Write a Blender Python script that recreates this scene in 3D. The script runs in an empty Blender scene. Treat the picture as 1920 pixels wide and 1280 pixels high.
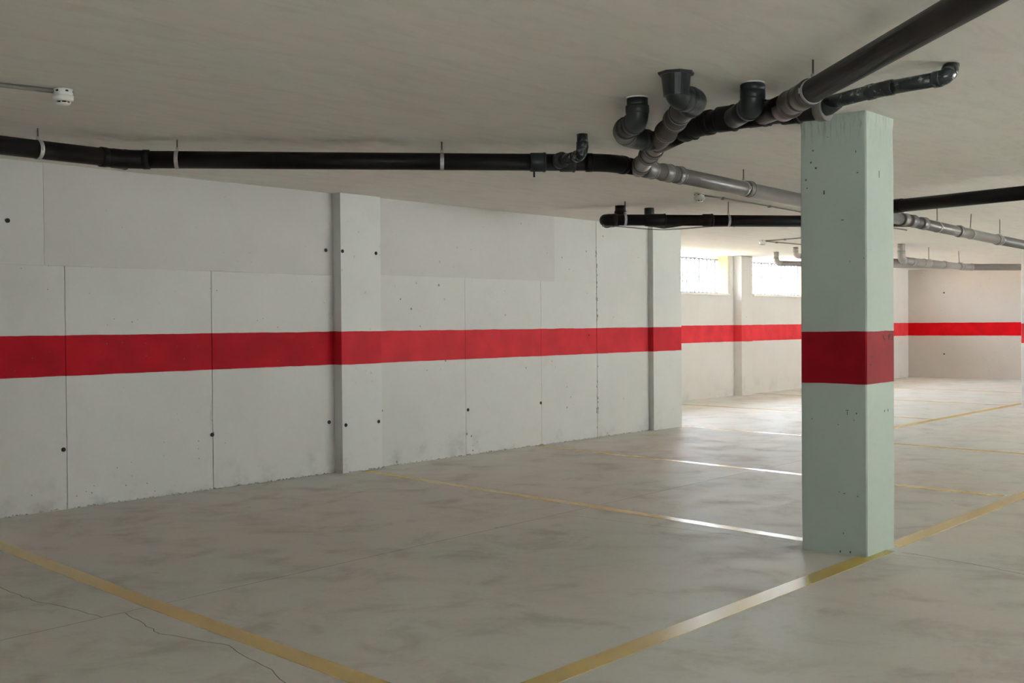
import bpy, bmesh, math, random
from mathutils import Vector, Matrix

random.seed(4)
scene = bpy.context.scene
C = scene.collection

# ------------------------------------------------------------------ camera
H = 2.5                      # clear height of the garage
cam_data = bpy.data.cameras.new('camera')
cam = bpy.data.objects.new('camera', cam_data)
C.objects.link(cam)
cam_data.sensor_width = 36.0
cam_data.lens = 2208.77 * 36.0 / 1920.0
cam_data.clip_start = 0.05
cam_data.clip_end = 500
AZ, PITCH, ROLL = math.radians(39.6796), math.radians(-0.8828), math.radians(-0.4436)
F = Vector((math.cos(AZ) * math.cos(PITCH), math.sin(AZ) * math.cos(PITCH), math.sin(PITCH)))
R0 = Vector((math.sin(AZ), -math.cos(AZ), 0))
U0 = R0.cross(F)
R1 = math.cos(ROLL) * R0 + math.sin(ROLL) * U0
U1 = -math.sin(ROLL) * R0 + math.cos(ROLL) * U0
m = Matrix((R1, U1, -F)).transposed().to_4x4()
m.translation = Vector((0, 0, 1.3273))
cam.matrix_world = m
scene.camera = cam

# ------------------------------------------------------------------ world, sun, exposure
world = bpy.data.worlds.new('world')
scene.world = world
world.use_nodes = True
wn = world.node_tree
bg = wn.nodes['Background']
SKY = 28.0
tc = wn.nodes.new('ShaderNodeTexCoord')
sepw = wn.nodes.new('ShaderNodeSeparateXYZ')
wn.links.new(tc.outputs['Generated'], sepw.inputs[0])
wr = wn.nodes.new('ShaderNodeValToRGB')
wr.color_ramp.elements[0].position = 0.0
wr.color_ramp.elements[0].color = (0.80, 0.89, 1.0, 1)
wr.color_ramp.elements[1].position = 0.6
wr.color_ramp.elements[1].color = (0.72, 0.84, 1.0, 1)
wn.links.new(sepw.outputs['Z'], wr.inputs[0])
wn.links.new(wr.outputs[0], bg.inputs['Color'])
bg.inputs['Strength'].default_value = SKY

sun_d = bpy.data.lights.new('sun', 'SUN')
sun_d.energy = 120.0
sun_d.angle = math.radians(0.6)
sun_d.color = (1.0, 0.96, 0.90)
sun = bpy.data.objects.new('sun', sun_d)
C.objects.link(sun)
sun.rotation_euler = Vector((0.35, 0.85, -0.75)).to_track_quat('-Z', 'Y').to_euler()

scene.view_settings.view_transform = 'Standard'
scene.view_settings.look = 'None'
scene.view_settings.gamma = 1.0
scene.view_settings.use_curve_mapping = False
scene.view_settings.exposure = 0.54
scene.cycles.max_bounces = 14
scene.cycles.diffuse_bounces = 10
scene.cycles.glossy_bounces = 5
scene.cycles.sample_clamp_indirect = 12.0


def portal(name, loc, sx, sy, direction):
    d = bpy.data.lights.new(name, 'AREA')
    d.shape = 'RECTANGLE'
    d.size, d.size_y = sx, sy
    d.cycles.is_portal = True
    o = bpy.data.objects.new(name, d)
    C.objects.link(o)
    o.location = loc
    o.rotation_euler = Vector(direction).to_track_quat('-Z', 'Y').to_euler()
    return o


# ------------------------------------------------------------------ helpers
def new_obj(name, verts, faces, mat=None, parent=None, smooth=False, bevel=0.0, kind=None, label=None, loc=None):
    me = bpy.data.meshes.new(name)
    me.from_pydata([tuple(v) for v in verts], [], faces)
    me.update()
    if smooth:
        for p in me.polygons:
            p.use_smooth = True
    if bevel:
        bm = bmesh.new()
        bm.from_mesh(me)
        bmesh.ops.bevel(bm, geom=bm.edges[:], offset=bevel, segments=2, affect='EDGES', profile=0.5)
        bm.to_mesh(me)
        bm.free()
    o = bpy.data.objects.new(name, me)
    C.objects.link(o)
    if mat:
        me.materials.append(mat)
    if parent:
        o.parent = parent
    if loc:
        o.location = loc
    if kind:
        o['kind'] = kind
    if label:
        o['label'] = label
    return o


BF = [(0, 3, 2, 1), (4, 5, 6, 7), (0, 1, 5, 4), (1, 2, 6, 5), (2, 3, 7, 6), (3, 0, 4, 7)]


def box_geo(x0, x1, y0, y1, z0, z1):
    return [(x0, y0, z0), (x1, y0, z0), (x1, y1, z0), (x0, y1, z0),
            (x0, y0, z1), (x1, y0, z1), (x1, y1, z1), (x0, y1, z1)], BF


def box(name, x0, x1, y0, y1, z0, z1, mat, parent=None, bevel=0.0, **k):
    v, f = box_geo(x0, x1, y0, y1, z0, z1)
    return new_obj(name, v, f, mat, parent, bevel=bevel, **k)


class Geo:
    """collects vertices and faces of one mesh"""
    def __init__(self):
        self.v, self.f = [], []

    def add(self, v, f):
        n = len(self.v)
        self.v += [tuple(p) for p in v]
        self.f += [tuple(i + n for i in q) for q in f]

    def box(self, *a):
        self.add(*box_geo(*a))

    def build(self, name, mat, parent=None, smooth=False, **k):
        o = new_obj(name, self.v, self.f, mat, parent, **k)
        if smooth:
            for p in o.data.polygons:
                p.use_smooth = len(p.vertices) == 4
        return o


def sweep(pts, rad, seg=24, cap=True):
    """tube along points; rad may be a list"""
    pts = [Vector(p) for p in pts]
    n = len(pts)
    rads = rad if isinstance(rad, (list, tuple)) else [rad] * n
    tang = []
    for i in range(n):
        a = pts[max(i - 1, 0)]
        b = pts[min(i + 1, n - 1)]
        t = (b - a)
        if t.length < 1e-9:
            t = tang[-1] if tang else Vector((0, 0, 1))
        tang.append(t.normalized())
    # a ring of the same point (radius step) keeps its tangent
    up = Vector((0, 0, 1)) if abs(tang[0].z) < 0.9 else Vector((1, 0, 0))
    nrm = (up - tang[0] * up.dot(tang[0])).normalized()
    vs, fs = [], []
    for i in range(n):
        nrm = (nrm - tang[i] * nrm.dot(tang[i])).normalized()
        b = tang[i].cross(nrm)
        for k in range(seg):
            a = 2 * math.pi * k / seg
            vs.append(pts[i] + (nrm * math.cos(a) + b * math.sin(a)) * rads[i])
        if i:
            o = (i - 1) * seg
            for k in range(seg):
                k2 = (k + 1) % seg
                fs.append((o + k, o + k2, o + seg + k2, o + seg + k))
    if cap:
        fs.append(tuple(range(seg))[::-1])
        fs.append(tuple((n - 1) * seg + k for k in range(seg)))
    return vs, fs


def tube(name, pts, rad, mat, parent, seg=24, **k):
    g = Geo()
    g.add(*sweep(pts, rad, seg))
    return g.build(name, mat, parent, smooth=True, **k)


def fillet(a, p, b, t, n=8):
    """points rounding the corner p between a and b"""
    a, p, b = Vector(a), Vector(p), Vector(b)
    s = p + (a - p).normalized() * t
    e = p + (b - p).normalized() * t
    out = []
    for i in range(n + 1):
        u = i / n
        out.append(s * (1 - u) ** 2 + p * 2 * u * (1 - u) + e * u * u)
    return out


def ring(p, d, r, ln, lip=0.004):
    """sleeve with soft lips around a pipe"""
    p, d = Vector(p), Vector(d).normalized()
    q = [p - d * ln / 2, p - d * (ln / 2 - lip), p + d * (ln / 2 - lip), p + d * ln / 2]
    return sweep(q, [r - lip, r, r, r - lip], 28)


def pipe_run(root, pts, r, mat, fit_mat, bend=0.09, sockets=True, start_trim=0.0, end_trim=0.0):
    """straight pipes and socketed elbows along a polyline; each is one part of root"""
    pts = [Vector(p) for p in pts]
    n = len(pts)
    bends = [0.0] * n
    for i in range(1, n - 1):
        la, lb = (pts[i] - pts[i - 1]).length, (pts[i + 1] - pts[i]).length
        bends[i] = min(bend, la * 0.48, lb * 0.48)
    for i in range(n - 1):
        d = (pts[i + 1] - pts[i]).normalized()
        a = pts[i] + d * (bends[i] if i else start_trim)
        b = pts[i + 1] - d * (bends[i + 1] if i < n - 2 else end_trim)
        if (b - a).length > 0.03:
            tube('pipe', [a, b], r, mat, root)
    for i in range(1, n - 1):
        fp = fillet(pts[i - 1], pts[i], pts[i + 1], bends[i])
        g = Geo()
        g.add(*sweep(fp, r * 1.07))
        el = g.build('elbow', fit_mat, root, smooth=True)
        if sockets:
            w = min(0.045, bends[i] * 0.9)
            for c_, d_ in ((fp[0], pts[i] - pts[i - 1]), (fp[-1], pts[i + 1] - pts[i])):
                g = Geo()
                g.add(*ring(c_, d_, r * 1.12, w))
                g.build('socket', fit_mat, el, smooth=True)


def coupling(root, p, d, r, mat, ln=0.09):
    p, d = Vector(p), Vector(d).normalized()
    g = Geo()
    g.add(*ring(p, d, r * 1.12, ln))
    g.add(*ring(p + d * (ln / 2 - 0.008), d, r * 1.18, 0.018))
    return g.build('coupling', mat, root, smooth=True)


def empty(name, loc=(0, 0, 0)):
    o = bpy.data.objects.new(name, None)
    C.objects.link(o)
    o.location = loc
    o.empty_display_size = 0.1
    return o


def thing(name, label, cat, group=None, loc=(0, 0, 0)):
    o = empty(name, loc)
    o['label'] = label
    o['category'] = cat
    if group:
        o['group'] = group
    return o


# ------------------------------------------------------------------ materials
class NT:
    def __init__(self, name):
        self.m = bpy.data.materials.new(name)
        self.m.use_nodes = True
        self.t = self.m.node_tree
        self.b = self.t.nodes['Principled BSDF']
        geo = self.t.nodes.new('ShaderNodeNewGeometry')
        self.pos = geo.outputs['Position']

    def n(self, typ, **k):
        o = self.t.nodes.new(typ)
        for a, v in k.items():
            setattr(o, a, v)
        return o

    def lk(self, a, b):
        self.t.links.new(a, b)

    def val(self, x, sock):
        if hasattr(x, 'is_output'):
            self.lk(x, sock)
        else:
            sock.default_value = x

    def math(self, op, a, b=0.0, clamp=False):
        o = self.n('ShaderNodeMath', operation=op, use_clamp=clamp)
        self.val(a, o.inputs[0])
        self.val(b, o.inputs[1])
        return o.outputs[0]

    def smooth(self, x, a, b, lo=0.0, hi=1.0):
        o = self.n('ShaderNodeMapRange', interpolation_type='SMOOTHSTEP')
        self.val(x, o.inputs[0])
        o.inputs[1].default_value, o.inputs[2].default_value = a, b
        o.inputs[3].default_value, o.inputs[4].default_value = lo, hi
        return o.outputs[0]

    def scaled(self, s):
        o = self.n('ShaderNodeVectorMath', operation='MULTIPLY')
        self.lk(self.pos, o.inputs[0])
        o.inputs[1].default_value = s
        return o.outputs[0]

    def noise(self, scale, detail=4, rough=0.55, vec=None, dist=0.0):
        o = self.n('ShaderNodeTexNoise')
        self.lk(vec or self.pos, o.inputs['Vector'])
        o.inputs['Scale'].default_value = scale
        o.inputs['Detail'].default_value = detail
        o.inputs['Roughness'].default_value = rough
        o.inputs['Distortion'].default_value = dist
        return o.outputs['Fac']

    def mix(self, f, a, b, typ='MIX'):
        o = self.n('ShaderNodeMix', data_type='RGBA', blend_type=typ)
        self.val(f, o.inputs[0])
        for x, s in ((a, o.inputs[6]), (b, o.inputs[7])):
            if hasattr(x, 'is_output'):
                self.lk(x, s)
            else:
                s.default_value = (*x, 1)
        return o.outputs[2]

    def bump(self, h, strength=0.3, dist=0.01):
        o = self.n('ShaderNodeBump')
        o.inputs['Strength'].default_value = strength
        o.inputs['Distance'].default_value = dist
        self.lk(h, o.inputs['Height'])
        self.lk(o.outputs[0], self.b.inputs['Normal'])

    def xyz(self):
        o = self.n('ShaderNodeSeparateXYZ')
        self.lk(self.pos, o.inputs[0])
        return o.outputs

    def set(self, **k):
        for a, v in k.items():
            s = self.b.inputs[a.replace('_', ' ')]
            if hasattr(v, 'is_output'):
                self.lk(v, s)
            else:
                s.default_value = (*v, 1) if isinstance(v, tuple) and len(v) == 3 else v


def simple(name, col, rough=0.5, metal=0.0, var=0.12, scale=6.0, spec=0.5):
    t = NT(name)
    f = t.noise(scale, 4)
    t.set(Base_Color=t.mix(f, tuple(c * (1 - var) for c in col), tuple(min(1, c * (1 + var)) for c in col)),
          Roughness=rough, Metallic=metal)
    t.b.inputs['Specular IOR Level'].default_value = spec
    return t.m


Z1, Z2 = 0.970, 1.266       # the red band painted round the garage


def painted_concrete(name, white, tint, red=(0.38, 0.003, 0.011), pits=0.7, dirt=0.5, band=True, streak=0.0):
    """white painted concrete with pores, base dirt and the red band"""
    t = NT(name)
    x, y, z = t.xyz()
    big = t.noise(0.7, 4, 0.6)
    col = t.mix(t.smooth(big, 0.3, 0.7), white, tint)
    fine = t.noise(26, 5, 0.6)
    col = t.mix(t.smooth(fine, 0.35, 0.75, 0.0, 0.10), col, tuple(c * 0.78 for c in white))
    # base dirt, in patches close to the floor
    g = t.math('MULTIPLY', t.smooth(z, 0.42, 0.02), t.smooth(t.noise(3.2, 5, 0.65), 0.5, 0.72))
    col = t.mix(t.math('MULTIPLY', g, dirt), col, (0.27, 0.28, 0.28))
    col = t.mix(t.smooth(t.noise(2.7, 6, 0.7, dist=0.8), 0.5, 0.8, 0, 0.22), col, tuple(c * 0.72 for c in white))
    if streak:
        sv = t.noise(9, 3, 0.6, t.scaled((7, 7, 0.7)))
        sg = t.math('MULTIPLY', t.smooth(z, 2.28, 2.46), t.smooth(sv, 0.5, 0.66))
        col = t.mix(t.math('MULTIPLY', sg, streak), col, tuple(c * 0.45 for c in white))
    if band:
        wob = t.math('MULTIPLY', t.math('SUBTRACT', t.noise(5, 3), 0.5), 0.012)
        zz = t.math('ADD', z, wob)
        inb = t.math('MULTIPLY', t.math('GREATER_THAN', zz, Z1), t.math('LESS_THAN', zz, Z2))
        rv = t.mix(t.smooth(t.noise(4, 4), 0.3, 0.7), red, tuple(c * 0.8 for c in red))
        col = t.mix(inb, col, rv)
    # air pores: few cells, only inside clusters
    vo = t.n('ShaderNodeTexVoronoi', feature='F1')
    t.lk(t.pos, vo.inputs['Vector'])
    vo.inputs['Scale'].default_value = 15
    sc = t.n('ShaderNodeSeparateColor')
    t.lk(vo.outputs['Color'], sc.inputs[0])
    keep = t.math('GREATER_THAN', sc.outputs[0], 0.60)
    clus = t.smooth(t.noise(1.6, 2), 0.46, 0.56)
    rad = t.math('MULTIPLY', sc.outputs[1], 0.20)
    pit = t.math('MULTIPLY', t.math('LESS_THAN', vo.outputs['Distance'], rad), t.math('MULTIPLY', keep, clus))
    col = t.mix(t.math('MULTIPLY', pit, pits), col, (0.09, 0.085, 0.08))
    t.set(Base_Color=col, Roughness=0.62)
    t.b.inputs['Specular IOR Level'].default_value = 0.12
    h = t.math('SUBTRACT', t.math('ADD', t.math('MULTIPLY', fine, 0.25), t.noise(4, 4)), t.math('MULTIPLY', pit, 0.6))
    t.bump(h, 0.25, 0.012)
    return t.m


M_WALL = painted_concrete('painted_wall', (0.54, 0.545, 0.52), (0.50, 0.505, 0.48))
M_WALL_B = painted_concrete('painted_wall_fresh_band', (0.55, 0.555, 0.53), (0.51, 0.515, 0.49), red=(0.56, 0.028, 0.04))
M_WALL_UP = painted_concrete('painted_wall_upper', (0.50, 0.495, 0.475), (0.46, 0.455, 0.44), pits=0.25)
M_PIL = painted_concrete('painted_pilaster', (0.59, 0.60, 0.575), (0.55, 0.56, 0.54), red=(0.52, 0.020, 0.032), pits=0.2)
M_FAR = painted_concrete('painted_far_wall', (0.66, 0.64, 0.61), (0.62, 0.60, 0.57), red=(0.72, 0.045, 0.058), pits=0.3, dirt=0.25)
M_RIGHT = painted_concrete('painted_right_wall', (0.50, 0.455, 0.405), (0.47, 0.425, 0.375), red=(0.58, 0.0, 0.004), pits=0.2, dirt=0.1)
M_COL = painted_concrete('painted_column', (0.385, 0.45, 0.40), (0.355, 0.415, 0.37), red=(0.26, 0.005, 0.012), pits=0.75, dirt=0.1, streak=0.5)
M_BACK = simple('dark_joint', (0.22, 0.215, 0.20), 0.9)

M_JOINT = simple('joint_filler', (0.13, 0.12, 0.105), 0.9)
# ceiling: trowelled concrete
t = NT('ceiling_concrete')
st = t.noise(1.4, 5, 0.62, t.scaled((0.5, 1.6, 1)), 0.6)
st2 = t.noise(5.5, 6, 0.62, t.scaled((0.45, 1.7, 1)), 0.8)
col = t.mix(t.smooth(st, 0.3, 0.7), (0.75, 0.715, 0.68), (0.72, 0.72, 0.665))
col = t.mix(t.smooth(st2, 0.42, 0.72, 0, 0.35), col, (0.56, 0.53, 0.48))
t.set(Base_Color=col, Roughness=0.75)
t.b.inputs['Specular IOR Level'].default_value = 0.3
t.bump(t.math('ADD', t.noise(7, 6, 0.6, t.scaled((0.5, 1.6, 1))), t.math('MULTIPLY', st, 1.5)), 0.3, 0.02)
M_CEIL = t.m

# floor: power floated concrete
t = NT('floor_concrete')
a = t.noise(0.55, 5, 0.6, dist=0.8)
b = t.noise(2.3, 6, 0.66, dist=0.5)
c = t.noise(38, 4, 0.6)
col = t.mix(t.smooth(a, 0.32, 0.68), (0.65, 0.615, 0.565), (0.61, 0.63, 0.585))
col = t.mix(t.smooth(b, 0.46, 0.74, 0, 0.72), col, (0.42, 0.39, 0.345))
sw = t.noise(3.4, 6, 0.7, t.scaled((1.0, 0.35, 1)), 0.6)
col = t.mix(t.smooth(sw, 0.5, 0.72, 0, 0.25), col, (0.46, 0.445, 0.41))
col = t.mix(t.smooth(c, 0.4, 0.8, 0, 0.10), col, (0.25, 0.24, 0.22))
vo = t.n('ShaderNodeTexVoronoi', feature='F1')
t.lk(t.pos, vo.inputs['Vector'])
vo.inputs['Scale'].default_value = 2.4
sc = t.n('ShaderNodeSeparateColor')
t.lk(vo.outputs['Color'], sc.inputs[0])
spot = t.math('MULTIPLY', t.math('LESS_THAN', vo.outputs['Distance'], 0.035), t.math('GREATER_THAN', sc.outputs[0], 0.6))
col = t.mix(t.math('MULTIPLY', spot, 0.5), col, (0.14, 0.12, 0.11))
t.set(Base_Color=col, Roughness=t.smooth(b, 0.3, 0.75, 0.42, 0.60))
t.b.inputs['Specular IOR Level'].default_value = 0.5
t.bump(t.math('ADD', t.math('MULTIPLY', c, 0.3), b), 0.12, 0.01)
M_FLOOR = t.m

# yellow road paint: glossy, worn thin in patches
t = NT('yellow_road_paint')
w = t.noise(2.0, 4, 0.6)
col = t.mix(t.smooth(w, 0.35, 0.68), (0.53, 0.37, 0.002), (0.50, 0.35, 0.012))
col = t.mix(t.smooth(t.noise(30, 4), 0.52, 0.75, 0, 0.18), col, (0.42, 0.37, 0.20))
t.set(Base_Color=col, Roughness=0.5, Coat_Weight=1.0, Coat_Roughness=0.27, Coat_IOR=1.65)
t.b.inputs['Specular IOR Level'].default_value = 0.2
t.bump(t.noise(60, 3), 0.06, 0.004)
M_YEL = t.m

M_CRACK = simple('crack_dark', (0.12, 0.11, 0.10), 0.9)
M_PVC_K = simple('black_pvc', (0.008, 0.0068, 0.006), 0.45, var=0.3, spec=0.16)
M_PVC_D = simple('dark_grey_pvc', (0.020, 0.024, 0.025), 0.38, var=0.2, spec=0.35)
M_PVC_B = simple('brown_grey_pvc', (0.070, 0.062, 0.058), 0.33, var=0.2)
M_PVC_G = simple('lightened_pvc', (0.125, 0.12, 0.112), 0.32, var=0.12)  # same PVC as the black pipes; floor light painted into this grey
M_PVC_P = simple('pale_pvc', (0.26, 0.24, 0.23), 0.4, var=0.1)
t = NT('glued_black_pipe')
g_ = t.smooth(t.noise(26, 4, 0.7), 0.56, 0.68)
t.set(Base_Color=t.mix(g_, (0.018, 0.024, 0.026), (0.22, 0.25, 0.26)), Roughness=0.25)
t.bump(t.noise(30, 4), 0.5, 0.01)
M_GLUE = t.m
M_STEEL = simple('galvanised_steel', (0.45, 0.45, 0.46), 0.45, metal=0.6)
M_ROD = simple('threaded_rod_steel', (0.12, 0.11, 0.10), 0.6, metal=0.5)
M_PLAST = simple('white_plastic', (0.72, 0.73, 0.70), 0.4, var=0.04)
M_SLOT = simple('black_slot', (0.01, 0.01, 0.01), 0.8)
M_COND = simple('grey_conduit', (0.15, 0.145, 0.125), 0.55)
M_FOAM = simple('white_sealant', (0.75, 0.75, 0.72), 0.7)
M_BAR = simple('painted_bar', (0.18, 0.19, 0.21), 0.5)
M_JAMB = simple('warm_bounce_render', (0.42, 0.27, 0.14), 0.85)  # peach of light bounced off the ground, put into the reveal colour
M_SILL = simple('pale_sill', (0.78, 0.76, 0.70), 0.6)
M_EARTH = simple('dry_ground', (0.46, 0.38, 0.29), 0.95, var=0.3, scale=1.2)
M_YARD = simple('pale_paving', (0.42, 0.42, 0.40), 0.9, var=0.1)
M_TERR = simple('terrace_stone', (0.62, 0.52, 0.44), 0.9, var=0.2)
M_LEAF = simple('grass_green', (0.20, 0.30, 0.07), 0.9, var=0.4, scale=14)
M_OUT = simple('outer_render', (0.7, 0.66, 0.6), 0.9)

# ------------------------------------------------------------------ large structure
X0, XR = -4.0, 27.06
YF, YL, YB = -9.0, 7.936, 10.432
XE = 12.85

# floor
floor = box('floor', X0 - 0.3, XR + 0.3, YF - 0.3, YB + 0.3, -0.30, -0.102, M_BACK, kind='structure')
floor['label'] = 'pale power-floated concrete garage floor with yellow bay lines'
def prism(name, poly, z0, z1, mat, parent, label=None):
    n = len(poly)
    vs = [(x, y, z0) for x, y in poly] + [(x, y, z1) for x, y in poly]
    fs = [tuple(range(n))[::-1], tuple(range(n, 2 * n))] + [(k, (k + 1) % n, n + (k + 1) % n, n + k) for k in range(n)]
    return new_obj(name, vs, fs, mat, parent, label=label)


def joint_y(x):
    return 4.845 + 0.028 * (x - 2.0) if x < 8.5 else 5.027 + 0.005 * (x - 8.5)


XL, XH = X0 - .3, XR + .3
JW = 0.0026
prism('slab', [(XL, joint_y(XL) + JW), (8.5, joint_y(8.5) + JW), (XH, joint_y(XH) + JW), (XH, YB + .3), (XL, YB + .3)], -0.101, 0, M_FLOOR, floor)
prism('slab', [(XL, YF - .3), (6.498, YF - .3), (6.498, joint_y(6.5) - JW), (XL, joint_y(XL) - JW)], -0.101, 0, M_FLOOR, floor)
prism('slab', [(6.502, YF - .3), (XH, YF - .3), (XH, joint_y(XH) - JW), (8.5, joint_y(8.5) - JW), (6.502, joint_y(6.5) - JW)], -0.101, 0, M_FLOOR, floor)
prism('joint_filler', [(XL, joint_y(XL) - JW + .0002), (8.5, joint_y(8.5) - JW + .0002), (XH, joint_y(XH) - JW + .0002),
                       (XH, joint_y(XH) + JW - .0002), (8.5, joint_y(8.5) + JW - .0002), (XL, joint_y(XL) + JW - .0002)],
      -0.08, -0.0002, M_JOINT, floor, 'dark sawn joint along the floor')
prism('joint_filler', [(6.4982, YF), (6.5018, YF), (6.5018, joint_y(6.5) - JW), (6.4982, joint_y(6.5) - JW)], -0.08, -0.0002, M_JOINT, floor,
      'dark sawn joint along the floor')

# ceiling
ceiling = box('ceiling', X0 - 0.3, XR + 0.3, YF - 0.3, YB + 0.34, H, H + 0.35, M_CEIL, kind='structure')

# left wall: formwork panels with recessed joints over a dark backing
wl = box('wall_left', X0, XE - 0.004, YL + 0.075, YL + 0.33, 0, H, M_BACK, kind='structure')
GAP = 0.0022


def panel(x0, x1, z0, z1, mat, dy=0.0, name='panel', g0=GAP, g1=GAP, label=None):
    return box(name, x0 + g0, x1 - g1, YL + dy, YL + 0.08, z0, z1, mat, wl, bevel=0.0012 if z0 > 1 else 0.003, label=label)


ZU = 1.768
lows = [X0, -2.2, -0.9, 0.4, 1.95, 3.23, 4.515, 5.79, 7.10]
for i in range(len(lows) - 1):
    panel(lows[i], lows[i + 1], 0, ZU, M_WALL, 0.024 + random.uniform(-.002, .002))
for a, b in ((X0, 0.4), (0.4, 4.36)):
    panel(a, b, ZU + 0.0002, H, M_WALL, 0.024, g0=0.0005, g1=0.0005)
panel(4.36, 7.10, ZU + 0.0002, H, M_WALL_UP, 0.0225, g0=0.0005)
panel(7.10, 7.59, 0, H, M_PIL, -0.075, name='pilaster', g0=0, g1=0, label='pale pilaster standing proud of the wall')
panel(7.595, 8.825, 0, ZU + 0.02, M_WALL_B, -0.004)
panel(8.825, 10.06, 0, ZU + 0.02, M_WALL_B, -0.002)
panel(10.06, 11.105, 0, ZU + 0.02, M_WALL_B, -0.001, g1=0.007)
panel(7.595, 10.31, ZU + 0.0202, H, M_WALL_UP, -0.002, g1=0.0003)
panel(10.31, 11.105, ZU + 0.0202, H, M_WALL, 0.0, g0=0.0003, g1=0.007)
panel(11.105, 12.20, 0, H, M_WALL_B, 0.004, g0=0.007)
panel(12.20, XE, 0, H, M_PIL, -0.065, name='pilaster', g0=0, g1=0, label='pale pilaster closing the far end of the wall')
# tie holes left by the formwork
for x, z, dy in ((4.486, .437, .02), (5.78, .444, .02), (7.03, .459, .02), (7.14, .43, -.075), (7.545, .434, -.075),
                 (8.857, .458, -.004), (10.045, .461, -.002), (4.091, 2.071, .02), (7.01, 1.989, .02),
                 (7.12, 1.981, -.075), (7.53, 1.979, -.075), (10.944, 1.186, -.001)):
    r = 0.016 if x < 10.5 else 0.009
    tube('tie_hole', [(x, YL + dy - 0.004, z), (x, YL + dy + 0.01, z)], r, M_SLOT, wl, seg=14,
         label='black formwork tie hole')
# crumbling mortar along foot of the wall and in the ragged joint
def crumbs(name, parent, pts, n, size, mat):
    g = Geo()
    for _ in range(n):
        k = random.random() * (len(pts) - 1)
        i = int(k)
        p = Vector(pts[i]).lerp(Vector(pts[i + 1]), k - i)
        s = random.uniform(.3, 1) * size
        x, y, z = p.x + random.uniform(-.01, .01), p.y + random.uniform(-.008, .004), p.z + random.uniform(0, .01)
        top = (x + random.uniform(-s, s) * .3, y, z + s * random.uniform(.5, 1))
        g.add([(x - s, y - s * .6, z), (x + s, y - s * .5, z), (x + s * .8, y + s * .6, z), (x - s * .7, y + s * .6, z), top],
              [(0, 1, 4), (1, 2, 4), (2, 3, 4), (3, 0, 4), (3, 2, 1, 0)])
    return g.build(name, mat, parent, kind='stuff')


M_MORT = simple('mortar_crumb', (0.30, 0.28, 0.25), 0.95, var=0.3)
crumbs('mortar_crumbs', wl, [(2.2, YL + .018, 0), (7.1, YL + .018, 0)], 260, 0.010, M_MORT)
crumbs('mortar_crumbs', wl, [(7.15, YL - .078, 0), (7.66, YL - .078, 0)], 30, 0.012, M_MORT)
crumbs('mortar_crumbs', wl, [(7.66, YL - .006, 0), (12.2, YL + .0, 0)], 240, 0.011, M_MORT)
g = Geo()
for k in range(34):                                    # ragged ridge of grout in the joint at x 11.1
    z = random.choice([random.uniform(0.02, 0.9), random.uniform(1.3, 2.2)])
    x = 11.105 + random.uniform(-.018, .018)
    s = random.uniform(.004, .012)
    g.add([(x - s, YL - .001, z), (x + s, YL - .001, z), (x + s, YL - .001, z + s * 3), (x - s, YL - .001, z + s * 3),
           (x, YL - .007, z + s)], [(0, 1, 4), (1, 2, 4), (2, 3, 4), (3, 0, 4), (3, 2, 1, 0)])
g.build('grout_ridge', M_MORT, wl, kind='stuff')

# return wall behind the end of the left wall
wret = box('wall_recess', XE - 0.25, XE, YL + 0.34, YB + 0.28, 0, H, M_FAR, kind='structure')

# window wall
wins = [(13.4, 15.6), (16.25, 18.63), (19.52, 21.90), (22.30, 24.20), (24.75, 25.95)]
ZS, ZT = 1.79, 2.5
WT = 0.28
wb = box('wall_back', XE + 0.001, XR, YB, YB + WT, 0, ZS, M_FAR, kind='structure')
edges = [XE] + [v for w in wins for v in w] + [XR]
for i in range(0, len(edges), 2):
    box('pier', edges[i] + 0.001, edges[i + 1], YB, YB + WT, ZS, H, M_FAR, wb)
box('pilaster', 18.81, 19.21, YB - 0.16, YB, 0, H, M_FAR, wb, bevel=0.006, label='square pilaster between two windows')
box('pilaster', 24.3, 24.7, YB - 0.16, YB, 0, H, M_FAR, wb, bevel=0.006, label='square pilaster between two windows')
for i, (a, b) in enumerate(wins):
    w = empty('window_%d' % (i + 1), (a, YB, ZS))
    w['kind'] = 'structure'
    lw = b - a
    box('sill', 0.0, lw, -0.03, WT + 0.03, 0.001, 0.035, M_SILL, w, bevel=0.004)
    box('jamb', lw - 0.012, lw - 0.0005, 0.004, WT, 0.036, ZT - ZS - 0.001, M_JAMB, w, label='window reveal coloured with warm bounced light')
    box('jamb', 0.0005, 0.012, 0.004, WT, 0.036, ZT - ZS - 0.001, M_JAMB, w, label='window reveal coloured with warm bounced light')
    box('rail', 0.013, lw - 0.013, WT - 0.06, WT - 0.035, ZT - ZS - 0.075, ZT - ZS - 0.05, M_BAR, w)
    box('rail', 0.013, lw - 0.013, WT - 0.06, WT - 0.035, 0.045, 0.065, M_BAR, w)
    nb = int(lw / 0.135)
    base = None
    for k in range(nb):
        xk = 0.08 + (lw - 0.16) * k / (nb - 1)
        if base is None:
            base = tube('bar', [(0, 0, 0.05), (0, 0, ZT - ZS - 0.055)], 0.014, M_BAR, w, seg=8)
            o = base
        else:
            o = base.copy()
            C.objects.link(o)
            o.parent = w
        o.location = (xk, WT - 0.048, 0)
    portal('window_portal', ((a + b) / 2, YB + WT + 0.02, (ZS + ZT) / 2), lw, ZT - ZS, (0, -1, 0))

# wall at the right end of the garage
wr_ = box('wall_right', XR, XR + 0.25, YF, YB + WT, 0, H, M_RIGHT, kind='structure')
for y, z in ((9.6, .55), (7.15, .55), (9.6, 1.95), (7.15, 1.95)):
    tube('tie_hole', [(XR - 0.003, y, z), (XR + .01, y, z)], 0.018, M_SLOT, wr_, seg=12)
box('joint_strip', XR - 0.004, XR + 0.01, 6.78, 6.80, 0, H, M_RIGHT, wr_)
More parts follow.
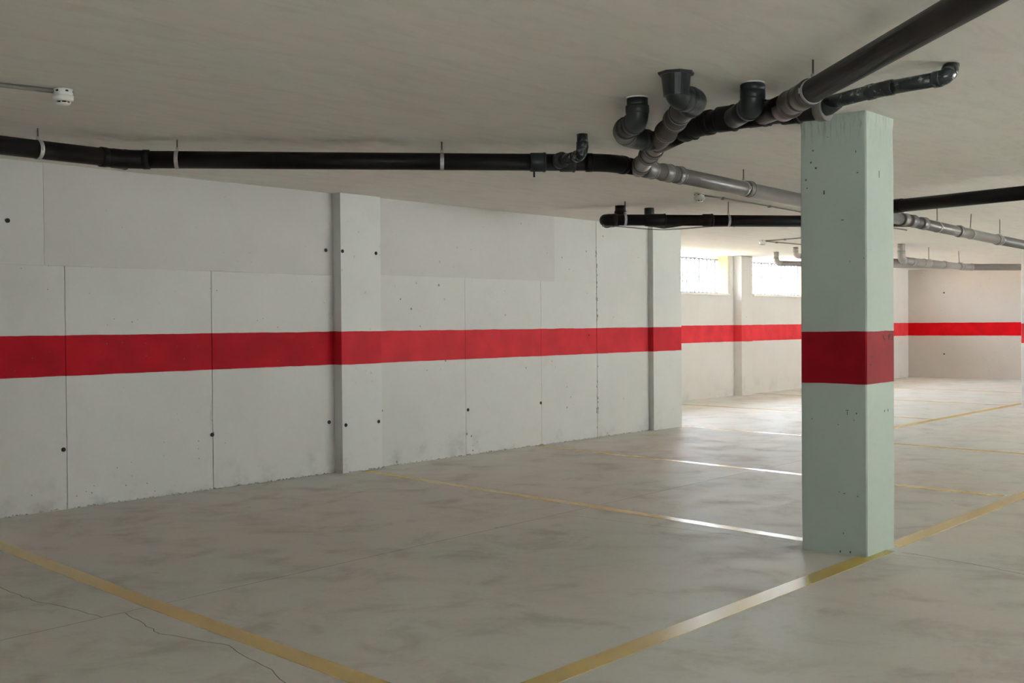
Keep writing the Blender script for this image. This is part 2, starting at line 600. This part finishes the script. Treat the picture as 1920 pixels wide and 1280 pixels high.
# wall behind and the side open to the yard (beyond the picture)
wre = box('wall_rear', X0 - 0.25, X0, YF, YL + 0.33, 2.25, H, M_WALL, kind='structure')
box('pier', X0 - 0.25, X0, YF, -7.35, 0, 2.249, M_WALL, wre)
box('pier', X0 - 0.25, X0, -4.5, YL + 0.33, 0, 2.249, M_WALL, wre)
portal('fill_opening_portal', (X0 - 0.27, -5.925, 1.13), 2.85, 2.25, (1, 0, 0))  # unseen opening between the piers, added to fill light on the column
OPEN = [(11.6, 13.9), (15.2, 19.5), (21.0, 25.6)]
ed = [X0] + [v for w in OPEN for v in w] + [XR]
wf = box('wall_front', X0, XR, YF - 0.25, YF, 2.38, H, M_WALL, kind='structure')
for i in range(0, len(ed), 2):
    box('pier', ed[i], ed[i + 1], YF - 0.25, YF, 0, 2.38, M_WALL, wf)
for a, b in OPEN:
    portal('opening_portal', ((a + b) / 2, YF - 0.27, 1.19), b - a, 2.38, (0, 1, 0))

# outside ground and hillside
box('ground_yard_rear', -40, X0 - 0.26, YF - 0.25, 7, -0.4, -0.02, M_YARD, kind='structure')
box('ground_yard', -40, 70, -60, YF - 0.26, -0.4, -0.02, M_YARD, kind='structure')
box('yard_sky_blocker', -30, 60, -23, -22, -0.4, 5.5, M_YARD, kind='structure')  # unseen building block added to cut low sky light reaching the walls
g = Geo()
prof = [(YB + WT + 0.001, 1.55), (12.5, 1.62), (17, 2.0), (24, 2.75), (33, 3.95), (40, 4.2), (90, 4.3)]
xs = [-30, -10, 0, 10, 20, 30, 40, 55, 75, 110, 170]
vs, fs = [], []
for j, (y, z) in enumerate(prof):
    for i, x in enumerate(xs):
        vs.append((x, y, z + (0.25 * math.sin(x * .21 + j) if j > 2 else 0)))
nx = len(xs)
for j in range(len(prof) - 1):
    for i in range(nx - 1):
        q = j * nx + i
        fs.append((q, q + 1, q + nx + 1, q + nx))
for i, x in enumerate(xs):
    vs.append((x, prof[0][0], -0.4))
k0 = len(prof) * nx
for i in range(nx - 1):
    fs.append((k0 + i, k0 + i + 1, i + 1, i))
hill = new_obj('ground_hillside', vs, fs, M_EARTH, kind='structure')
for (y, z, xa, xb) in ((19.5, 2.2, 28, 60), (23.5, 2.6, 34, 75), (28, 3.2, 44, 90)):
    box('terrace_wall', xa, xb, y, y + 0.35, z - 0.3, z + 0.42, M_TERR, hill, bevel=0.03, label='low pale stone terrace wall')
# low green tufts outside the nearer window
g = Geo()
for k in range(900):
    x, y = random.uniform(14, 19), random.uniform(YB + 0.7, 12.6)
    h = random.uniform(.12, .32)
    dx, dy = random.uniform(-.1, .1), random.uniform(-.1, .1)
    g.add([(x - .02, y, 1.55), (x + .02, y + .01, 1.55), (x + dx, y + dy, 1.57 + h)], [(0, 1, 2)])
tuft = g.build('grass_tufts', M_LEAF)
tuft['label'] = 'green grass on the bank outside the barred window beside the wall end'
tuft['category'] = 'grass'
tuft['kind'] = 'stuff'

# ------------------------------------------------------------------ painted bay lines and cracks (parts of the floor)
def ribbon(name, pts, w, z0, z1, mat, label=None):
    """flat strip of paint following pts"""
    pts = [Vector((p[0], p[1], 0)) for p in pts]
    L, Rr = [], []
    for i, p in enumerate(pts):
        d = (pts[min(i + 1, len(pts) - 1)] - pts[max(i - 1, 0)]).normalized()
        n = Vector((-d.y, d.x, 0)) * w / 2
        L.append(p + n)
        Rr.append(p - n)
    vs, fs = [], []
    for a, b in zip(L, Rr):
        vs += [(a.x, a.y, z1), (b.x, b.y, z1), (a.x, a.y, z0), (b.x, b.y, z0)]
    for i in range(len(pts) - 1):
        o = i * 4
        fs += [(o, o + 1, o + 5, o + 4), (o + 2, o + 6, o + 7, o + 3), (o, o + 4, o + 6, o + 2), (o + 1, o + 3, o + 7, o + 5)]
    fs += [(0, 2, 3, 1), (o + 4, o + 5, o + 7, o + 6)]
    return new_obj(name, vs, fs, mat, floor, label=label)


LW = 0.108
YM = 2.728
ribbon('painted_line', [(-3.9, YM), (6.60, YM - .05)], LW, -0.002, 0.0016, M_YEL, 'yellow line closing the bays, running to the near column')
ribbon('painted_line', [(6.745, YM - .03), (20, YM)], LW, -0.002, 0.0016, M_YEL, 'yellow line closing the bays beyond the near column')
ribbon('painted_line', [(3.64, YL), (3.51, 6.977), (3.224, 4.988), (2.955, 2.80)], LW, -0.002, 0.0012, M_YEL, 'yellow bay divider nearest the camera')
ribbon('painted_line', [(7.36, YL - .08), (7.09, 6.22), (6.82, 4.435), (6.60, 3.10)], 0.10, -0.002, 0.0012, M_YEL, 'yellow bay divider starting at the wall pilaster')
ribbon('painted_line', [(9.99, YL), (9.68, 6.137), (9.43, 4.592), (9.14, 2.80)], 0.10, -0.002, 0.0012, M_YEL, 'third yellow bay divider from the camera')
ribbon('painted_line', [(12.94, YL), (12.65, 6.195), (12.36, 4.9), (12.03, 2.80)], 0.10, -0.002, 0.0012, M_YEL, 'yellow bay divider at the end of the left wall')
ribbon('painted_line', [(12.5, 5.67), (26.9, 5.66)], LW, -0.002, 0.0014, M_YEL, 'far yellow line closing the bays under the windows')
for x in (15.95, 19.15, 22.4):
    ribbon('painted_line', [(x + .45, YB - .02), (x - .23, 5.74)], 0.07, -0.002, 0.0012, M_YEL, 'thin far bay divider')


def crack(pts, w):
    out = []
    for i in range(len(pts) - 1):
        a, b = Vector((*pts[i], 0)), Vector((*pts[i + 1], 0))
        n = max(2, int((b - a).length / 0.05))
        for k in range(n):
            p = a.lerp(b, k / n)
            j = 0.008 if 0 < k else 0
            out.append((p.x + random.uniform(-j, j), p.y + random.uniform(-j, j)))
    out.append(pts[-1])
    ribbon('crack', out, w, -0.003, 0.0004, M_CRACK, 'hairline crack in the slab')


crack([(2.944, 5.858), (2.896, 5.446), (2.922, 5.15), (2.924, 4.87)], 0.0032)
crack([(3.036, 4.86), (2.92, 4.409), (2.951, 4.258), (2.991, 4.018), (2.913, 3.743), (2.883, 3.607), (2.806, 3.433), (2.85, 3.2), (2.74, 2.9)], 0.0032)
crack([(6.594, 2.586), (6.52, 2.2), (6.40, 1.854), (6.42, 1.2)], 0.004)

# ------------------------------------------------------------------ columns
def column(x, y, s, label, marks=False):
    t_ = thing('concrete_column', label, 'column', 'square columns with a red band', loc=(x, y, 0))
    g = Geo()
    # shaft built in courses so that its edges are slightly uneven
    zs = [0, .03, .3, .7, 1.1, 1.5, 1.9, 2.2, 2.42, H]
    c = 0.007
    vs, fs = [], []
    for i, z in enumerate(zs):
        e = 0.0 if 1 < i < 8 else random.uniform(-.003, .002)
        x0, x1, y0, y1 = -e, s + e, -e, s + e
        prof = [(x0 + c, y0), (x1 - c, y0), (x1, y0 + c), (x1, y1 - c), (x1 - c, y1), (x0 + c, y1), (x0, y1 - c), (x0, y0 + c)]
        vs += [(a + random.uniform(-.0012, .0012), b + random.uniform(-.0012, .0012), z) for a, b in prof]
        if i:
            o = (i - 1) * 8
            for k in range(8):
                fs.append((o + k, o + (k + 1) % 8, o + 8 + (k + 1) % 8, o + 8 + k))
    fs.append(tuple(range(8))[::-1])
    fs.append(tuple((len(zs) - 1) * 8 + k for k in range(8)))
    new_obj('shaft', vs, fs, M_COL if marks else M_FAR, t_)
    if marks:
        g = Geo()
        # chipped marks near the far edge of the band and lower down
        def tick(face, u, z, w, h, tilt=0.0):
            w, h = (w * .6, h * .65) if face == 'x' else (w * .72, h * .8)
            if face == 'y':
                g.add([(u - w / 2, -.0015, z), (u + w / 2, -.0015, z), (u + w / 2 + tilt, -.0015, z + h), (u - w / 2 + tilt, -.0015, z + h),
                       (u - w / 2, .003, z), (u + w / 2, .003, z), (u + w / 2 + tilt, .003, z + h), (u - w / 2 + tilt, .003, z + h)], BF)
            else:
                g.add([(-.0015, u - w / 2, z), (-.0015, u + w / 2, z), (-.0015, u + w / 2 + tilt, z + h), (-.0015, u - w / 2 + tilt, z + h),
                       (.003, u - w / 2, z), (.003, u + w / 2, z), (.003, u + w / 2 + tilt, z + h), (.003, u - w / 2 + tilt, z + h)], BF)
        zt = 1.22
        tick('y', .246, zt, .010, .028, -.010)
        tick('y', .262, zt - .006, .022, .012)
        tick('y', .318, zt - .006, .011, .036)
        tick('y', .334, zt + .022, .026, .009)
        tick('y', .338, zt + .012, .010, .010)
        tick('y', .372, zt - .006, .010, .038)
        tick('y', .362, zt + .024, .014, .007)
        tick('y', .362, zt - .006, .014, .007)
        for face, u, z, w, h in (('x', .115, .795, .006, .028), ('x', .115, .818, .026, .006), ('x', .060, .800, .010, .014),
                                 ('x', .075, .765, .010, .006), ('x', .135, .345, .020, .006), ('x', .165, .352, .016, .004),
                                 ('x', .055, .335, .010, .008), ('x', .17, .735, .008, .007), ('x', .33, .76, .007, .010),
                                 ('x', .10, .012, .010, .016), ('x', .16, .008, .010, .018), ('x', .14, .115, .006, .014),
                                 ('x', .25, 2.05, .012, .034), ('x', .30, 2.20, .018, .014), ('x', .33, 2.235, .013, .013),
                                 ('x', .06, 2.27, .006, .020), ('x', .355, 2.09, .009, .010), ('x', .05, 2.155, .016, .008),
                                 ('x', .14, 1.895, .026, .006), ('y', .07, 1.12, .012, .010), ('y', .06, 1.075, .014, .012),
                                 ('y', .25, .80, .006, .014), ('y', .30, .80, .006, .018), ('y', .18, 2.14, .008, .05)):
            tick(face, u, z, w, h)
        g.build('chip_marks', simple('chip_dark', (0.06, 0.05, 0.045), 0.9), t_, kind='stuff')
    return t_


column(6.337, 2.680, 0.397, 'pale green square column with a dark red band, nearest the camera', True)
column(18.60, 5.04, 0.40, 'white square column at the right edge of the picture')

# ------------------------------------------------------------------ pipes
R = 0.055
# 1: dark pipe along the left wall, then 45 degrees to the junction
J = (6.42, 4.42, 2.372)
A = thing('drain_pipe', 'long black drain pipe hanging in front of the left wall', 'pipe', 'drain pipes under the ceiling', loc=(4.15, 6.6, H))
A_off = Vector((4.15, 6.6, H))


def loc_run(root, pts, *a, **k):
    o = root.location
    pts = [Vector(p) - Vector((0, 0, 0.002 if p[2] == H else 0)) for p in pts]
    pipe_run(root, [p - o for p in pts], *a, **k)


loc_run(A, [(-3.95, 6.58, 2.385), (4.15, 6.60, 2.374), (6.36, 4.43, 2.372), (6.75, 4.42, 2.370)], R, M_PVC_K, M_PVC_K, bend=0.14)
d45 = Vector((1, -1, 0))
for p in ((4.12, 6.60, 2.374), (6.02, 4.765, 2.372), (6.16, 4.63, 2.372)):
    coupling(A, Vector(p) - A_off, d45 if p[0] > 5 else (1, 0, 0), R, M_PVC_D, 0.10)
# small riser with a glued elbow into it
loc_run(A, [(5.93, 4.34, H), (5.93, 4.34, 2.37), (6.08, 4.66, 2.372)], 0.034, M_GLUE, M_GLUE, bend=0.06)
g = Geo()
g.add(*ring(Vector((6.05, 4.60, 2.372)) - A_off, Vector((1, 2.2, 0)), 0.052, 0.05))
g.build('socket', M_PVC_D, A, smooth=True)
tube('bolt', [Vector((6.00, 4.78, 2.33)) - A_off, Vector((6.00, 4.78, 2.275)) - A_off], 0.006, M_SLOT, A, seg=8)

# 2: grey main along the garage
B = thing('drain_pipe', 'grey main drain pipe running away under the ceiling past the column', 'pipe', 'drain pipes under the ceiling', loc=(6.7, 4.42, H))
Bp = [(6.72, 4.42, 2.372), (9.4, 4.44, 2.335), (11.6, 4.44, 2.312), (14.3, 4.42, 2.257), (22.6, 4.42, 2.16)]
gB = B.location.copy()
for i in range(len(Bp) - 1):
    tube('pipe', [Vector(Bp[i]) - gB, Vector(Bp[i + 1]) - gB], R, M_PVC_G, B)
for x, z in ((6.80, 2.371), (7.02, 2.368), (7.18, 2.366), (8.2, 2.352), (9.9, 2.330), (11.35, 2.314), (11.55, 2.312), (11.85, 2.306), (12.9, 2.285), (14.2, 2.26)):
    coupling(B, Vector((x, 4.42, z)) - gB, (1, 0, 0), R, M_PVC_G, 0.11 if x < 7.1 or 11 < x < 12 else 0.07)

# 3: branch with the big flanged riser
Cb = thing('drain_pipe', 'brownish branch pipe with a flanged riser and a second dark riser, left of the column', 'pipe', 'drain pipes under the ceiling', loc=(4.78, 2.95, H))
oC = Cb.location.copy()
c_end = Vector((6.62, 4.38, 2.352))
loc_run(Cb, [(4.78, 2.95, H-.002), (4.78, 2.95, 2.385), (4.945, 2.925, 2.388), (5.02, 3.06, 2.372), c_end], R, M_PVC_B, M_PVC_D, bend=0.085)
g = Geo()
g.add(*sweep([(0, 0, -0.002), (0, 0, -0.030), (0, 0, -0.11)], [0.072, 0.068, 0.060], 28))
g.add(*sweep([(0, 0, 0.0), (0, 0, -0.012)], [0.088, 0.084], 8))
g.build('flange', M_PVC_D, Cb, smooth=False, label='dark octagonal flange against the ceiling')
dC = (c_end - Vector((5.02, 3.06, 2.372)))
for k in (0.12, 0.30, 0.58, 0.70, 0.90):
    coupling(Cb, Vector((5.02, 3.06, 2.372)) + dC * k - oC, dC, R, M_PVC_B, 0.075)
# second riser joining it
loc_run(Cb, [(5.16, 3.42, H), (5.16, 3.42, 2.375), (5.36, 3.66, 2.372), (5.56, 3.72, 2.362), (5.74, 3.66, 2.36)], R, M_PVC_D, M_PVC_D, bend=0.09)
g = Geo()
g.add(*ring(Vector((5.16, 3.42, 2.496)) - oC, (0, 0, 1), 0.057, 0.006, 0.001))
g.build('sealant_ring', M_FOAM, Cb, smooth=True)

# 4: black collector behind the branch
D = thing('drain_pipe', 'thick black collector pipe ending above the near column', 'pipe', 'drain pipes under the ceiling', loc=(5.3, 2.9, H))
oD = D.location.copy()
loc_run(D, [(5.80, 3.70, 2.362), (5.53, 3.30, 2.385), (5.475, 2.95, 2.393), (5.552, 2.60, 2.395)], 0.060, M_PVC_K, M_PVC_K, bend=0.10)
for p in ((5.56, 3.36, 2.383), (5.49, 3.08, 2.39), (5.485, 2.90, 2.393), (5.52, 2.73, 2.394)):
    coupling(D, Vector(p) - oD, (0.0, -1, 0), 0.060, M_PVC_K, 0.10)
g = Geo()
g.add(*ring(Vector((5.556, 2.575, 2.395)) - oD, (-0.1, -1, 0), 0.070, 0.05, 0.003))
g.build('end_cap', M_PVC_G, D, smooth=True, label='grey end cap')
# riser entering it
loc_run(D, [(5.23, 2.79, H), (5.23, 2.79, 2.385), (5.46, 3.02, 2.385)], R, M_PVC_D, M_PVC_D, bend=0.07)
g = Geo()
g.add(*ring(Vector((5.23, 2.79, 2.497)) - oD, (0, 0, 1), 0.058, 0.006, 0.001))
g.build('sealant_ring', M_FOAM, D, smooth=True)
g = Geo()
g.add(*ring(Vector((5.23, 2.79, 2.475)) - oD, (0, 0, 1), 0.061, 0.034))
g.build('coupling', M_PVC_D, D, smooth=True)

# 5: overhead pipe towards the camera
E_ = thing('drain_pipe', 'large dark pipe crossing the top right corner overhead', 'pipe', 'drain pipes under the ceiling', loc=(5.2, 2.6, H))
oE = E_.location.copy()
loc_run(E_, [(5.47, 2.86, 2.385), (5.13, 2.52, 2.36), (2.2, -0.46, 2.375)], R, M_PVC_K, M_PVC_B, bend=0.06)
dE = Vector((-1, -1, 0))
coupling(E_, Vector((5.22, 2.60, 2.357)) - oE, dE, R, M_PVC_B, 0.12)
coupling(E_, Vector((5.02, 2.41, 2.36)) - oE, dE, R, M_PVC_B, 0.13)

# 6: slim glued pipe rising into the ceiling at its far end
Fp = thing('drain_pipe', 'slim black glue-stained pipe turning up at upper right', 'pipe', 'drain pipes under the ceiling', loc=(5.4, 2.0, H))
loc_run(Fp, [(5.535, 2.55, 2.410), (5.45, 2.235, 2.425), (5.40, 1.90, 2.428), (5.465, 1.90, H)], 0.034, M_GLUE, M_GLUE, bend=0.05)
g = Geo()
oF = Fp.location.copy()
g.add(*sweep([Vector((5.552, 2.60, 2.397)) - oF, Vector((5.545, 2.53, 2.402)) - oF, Vector((5.53, 2.48, 2.412)) - oF], [0.056, 0.048, 0.036]))
g.build('reducer', M_PVC_D, Fp, smooth=True)

# 7: pipe in front of the wall end with two risers, and its continuation
G = thing('drain_pipe', 'black pipe with two short risers above the far wall end', 'pipe', 'drain pipes under the ceiling', loc=(9.5, 6.4, H))
loc_run(G, [(9.82, 6.72, H), (9.82, 6.72, 2.36), (9.65, 6.76, 2.325), (9.36, 6.583, 2.32), (11.60, 4.46, 2.312)], 0.054, M_PVC_K, M_PVC_K, bend=0.09)
oG = G.location.copy()
tube('pipe', [Vector((10.24, 6.65, H)) - oG, Vector((10.24, 6.65, 2.40)) - oG], 0.050, M_PVC_D, G)
g = Geo()
g.add(*sweep([Vector(p) - oG for p in ((10.24, 6.65, 2.42), (10.24, 6.64, 2.36), (10.12, 6.40, 2.32), (9.95, 6.08, 2.32))], 0.053))
g.build('elbow', M_PVC_K, G, smooth=True)
coupling(G, Vector((9.72, 6.245, 2.32)) - oG, d45, 0.054, M_PVC_K, 0.2)
coupling(G, Vector((10.1, 5.885, 2.32)) - oG, d45, 0.054, M_PVC_K, 0.1)
G2 = thing('drain_pipe', 'black pipe crossing right of the near column', 'pipe', 'drain pipes under the ceiling', loc=(10.1, 4.1, H))
loc_run(G2, [(10.13, 4.44, 2.318), (10.03, 3.95, 2.32), (9.62, 2.35, 2.325), (8.9, -0.5, 2.34)], 0.057, M_PVC_K, M_PVC_K, bend=0.04, sockets=False)

# 8: pale far pipes near the windows
Hh = thing('drain_pipe', 'pale grey far pipe under the ceiling at the right-hand wall', 'pipe', 'drain pipes under the ceiling', loc=(17.7, 6.95, H))
loc_run(Hh, [(17.75, 6.95, H), (17.75, 6.95, 2.25), (18.8, 6.95, 2.245), (20.62, 6.96, 2.235), (22.9, 4.6, 2.22)], 0.056, M_PVC_P, M_PVC_P, bend=0.12)
oH = Hh.location.copy()
for x in (18.2, 19.6, 20.35):
    coupling(Hh, Vector((x, 6.95, 2.24)) - oH, (1, 0, 0), 0.056, M_PVC_P, 0.1)
H2 = thing('drain_pipe', 'pale grey elbowed pipe in front of the right barred window', 'pipe', 'drain pipes under the ceiling', loc=(18.19, 9.28, H))
loc_run(H2, [(18.19, 9.28, H), (18.19, 9.28, 2.305), (20.50, 6.99, 2.24)], 0.045, M_PVC_P, M_PVC_P, bend=0.10, sockets=False)
H3 = thing('drain_pipe', 'small pale elbowed pipe beside the column, above the right window', 'pipe', 'drain pipes under the ceiling', loc=(17.25, 8.46, H))
loc_run(H3, [(17.25, 8.46, H), (17.25, 8.46, 2.36), (18.72, 6.98, 2.25)], 0.040, M_PVC_P, M_PVC_P, bend=0.10, sockets=False)


# ------------------------------------------------------------------ hangers
def hanger(x, y, z, d, r, label, lean=0.0):
    """threaded rod from the ceiling and a steel clamp round the pipe"""
    t_ = thing('pipe_hanger', label, 'hanger', 'rod hangers holding the ceiling pipes', loc=(x, y, H))
    d = Vector(d).normalized()
    zc = z - H
    rod = tube('rod', [(lean, 0, 0), (0, 0, zc + r + 0.008)], 0.0045, M_ROD, t_, seg=10)
    tube('nut', [(0, 0, zc + r + 0.022), (0, 0, zc + r + 0.008)], 0.010, M_STEEL, rod, seg=6)
    g = Geo()
    w, th, n = 0.012, 0.0035, 32
    side = Vector((-d.y, d.x, 0)).normalized()
    vs, fs = [], []
    for k in range(n):
        a = 2 * math.pi * k / n
        e = side * math.cos(a) + Vector((0, 0, 1)) * math.sin(a)
        c = Vector((0, 0, zc))
        for rr, s in ((r + 0.0005, -w), (r + 0.0005, w), (r + th, w), (r + th, -w)):
            vs.append(c + e * rr + d * s)
    for k in range(n):
        a, b = k * 4, ((k + 1) % n) * 4
        for j in range(4):
            fs.append((a + j, b + j, b + (j + 1) % 4, a + (j + 1) % 4))
    g.add(vs, fs)
    # the two screw lugs of the clamp
    for s in (-1, 1):
        p = Vector((0, 0, zc)) + side * s * (r + 0.008)
        g.add(*sweep([p - Vector((0, 0, .012)), p + Vector((0, 0, .012))], 0.006, 8))
    g.build('clamp', M_STEEL, t_)
    return t_


rA = R
hanger(3.585, 6.599, 2.3747, (1, 0, 0), rA, 'steel rod hanger at far left, on the pipe before its bend')
hanger(4.386, 6.368, 2.374, d45, rA, 'steel rod hanger just right of the long black pipe bend')
hanger(5.575, 5.201, 2.3725, d45, rA, 'steel rod hanger midway along the long black pipe')
hanger(8.15, 4.43, 2.3525, (1, 0, 0), rA, 'rod hanger on the grey main pipe, left of the column')
hanger(10.25, 5.738, 2.317, d45, 0.054, 'rod hanger on the black pipe with two risers, left of the column')
hanger(9.50, 6.447, 2.32, d45, 0.054, 'rod hanger between the two risers of the far black pipe')
hanger(4.955, 2.342, 2.360, (-1, -1, 0), R, 'rod hanger on the large overhead pipe, above the column', lean=0.0)
hanger(12.3, 4.434, 2.296, (1, 0, 0), R, 'first rod hanger of the grey main right of the column')
hanger(13.30, 4.427, 2.277, (1, 0, 0), R, 'second rod hanger of the grey main right of the column', lean=0.03)
hanger(14.30, 4.42, 2.257, (1, 0, 0), R, 'third rod hanger of the grey main right of the column')
hanger(20.35, 6.958, 2.2365, (1, 0, 0), 0.056, 'rod hanger at the bend of the pale far pipe', lean=-0.04)
hanger(21.75, 5.791, 2.2285, d45, 0.056, 'rod hanger at the right end of the pale far pipe', lean=0.03)
hanger(18.9, 6.95, 2.2445, (1, 0, 0), 0.056, 'rod hanger on the pale far pipe close to the column')
hanger(18.62, 8.855, 2.2925, d45, 0.045, 'short rod hanger in front of the right barred window')


# ------------------------------------------------------------------ smoke detectors and conduits
def detector(x, y, label, s=1.0, rz=0.0):
    t_ = thing('smoke_detector', label, 'detector', 'smoke detectors on the ceiling', loc=(x, y, H))
    t_.rotation_euler = (0, 0, rz)
    g = Geo()
    g.add(*sweep([(0, 0, 0), (0, 0, -.028), (0, 0, -.031)], [.046 * s, .046 * s, .043 * s], 28))
    g.build('base', M_PLAST, t_, smooth=True)
    g = Geo()
    g.add(*sweep([(0, 0, -.0315), (0, 0, -.055), (0, 0, -.060)], [.050 * s, .049 * s, .040 * s], 28))
    g.add(*sweep([(0, 0, -.068), (0, 0, -.076), (0, 0, -.082)], [.036 * s, .030 * s, .014 * s], 28))
    for k in range(8):
        a = 2 * math.pi * k / 8
        p = Vector((math.cos(a), math.sin(a), 0)) * .034 * s
        g.add(*sweep([p + Vector((0, 0, -.059)), p + Vector((0, 0, -.069))], .004, 8))
    hd = g.build('head', M_PLAST, t_, smooth=True)
    g = Geo()
    g.add(*sweep([(0, 0, -.0605), (0, 0, -.0675)], .028 * s, 20))
    g.build('sensor_chamber', M_SLOT, hd, smooth=True)
    for k in range(6):
        a = 2 * math.pi * k / 6 + .4
        c, sn = math.cos(a), math.sin(a)
        rr = .0463 * s
        g = Geo()
        q = [(c * rr - sn * w, sn * rr + c * w, z) for w, z in ((-.007, -.016), (.007, -.016), (.007, -.008), (-.007, -.008))]
        q2 = [(p[0] * .95, p[1] * .95, p[2]) for p in q]
        g.add(q2 + q, BF)
        g.build('knockout', M_SLOT, t_)
    return t_


detector(3.085, 5.43, 'white smoke detector on the ceiling at upper left')
detector(9.415, 5.571, 'white smoke detector behind the grey main pipe', 1.0)
detector(15.42, 8.078, 'small far smoke detector where two conduits meet', 1.0)


def conduit(pts, r, label, clips):
    t_ = thing('conduit', label, 'conduit', 'surface conduits on the ceiling', loc=(pts[0][0], pts[0][1], H))
    o = Vector((pts[0][0], pts[0][1], H))
    q = [Vector((x, y, H - r - .003)) - o for x, y in pts]
    tube('tube', q, r, M_COND, t_, seg=12)
    for x, y in clips:
        g = Geo()
        p = Vector((x, y, H)) - o
        g.box(p.x - .014, p.x + .014, p.y - .014, p.y + .014, -2 * r - .010, -0.0015)
        g.build('clip', M_COND, t_)
    return t_


conduit([(3.04, 5.442), (2.79, 5.485), (1.2, 5.76), (-1.5, 6.2)], 0.011, 'grey conduit running left from the upper left smoke detector', [(2.2, 5.59)])
conduit([(9.46, 5.573), (9.81, 5.560), (10.823, 5.60), (11.63, 5.657), (15.0, 5.8)], 0.007, 'thin conduit running right from the middle smoke detector', [(9.83, 5.56), (10.84, 5.60), (12.2, 5.69)])
conduit([(15.46, 8.06), (15.30, 7.43), (15.0, 6.2)], 0.008, 'upper of two thin conduits at the far detector', [(15.37, 7.7)])
conduit([(15.47, 8.085), (16.56, 8.05), (19.0, 8.0)], 0.008, 'lower of two thin conduits at the far detector', [(15.85, 8.07)])
# thin cable clipped below the far black pipe
cb = thing('cable', 'thin grey cable sagging under the far black pipe', 'cable', loc=(9.3, 6.6, 2.26))
pts = []
for k in range(25):
    u = k / 24
    x = 9.35 + 1.9 * u
    y = 6.60 - 1.79 * u
    z = 2.262 - 0.035 * math.sin(math.pi * min(1, u * 2.2)) ** 2
    pts.append(Vector((x, y, z)) - cb.location)
tube('wire', pts, 0.005, M_COND, cb, seg=8)
for u in (0.0, 0.5, 0.99):
    p = Vector((9.35 + 1.9 * u, 6.60 - 1.79 * u, 2.262)) - cb.location
    tube('cable_tie', [p + Vector((0, 0, -.008)), p + Vector((0, 0, .012))], 0.008, M_COND, cb, seg=8)
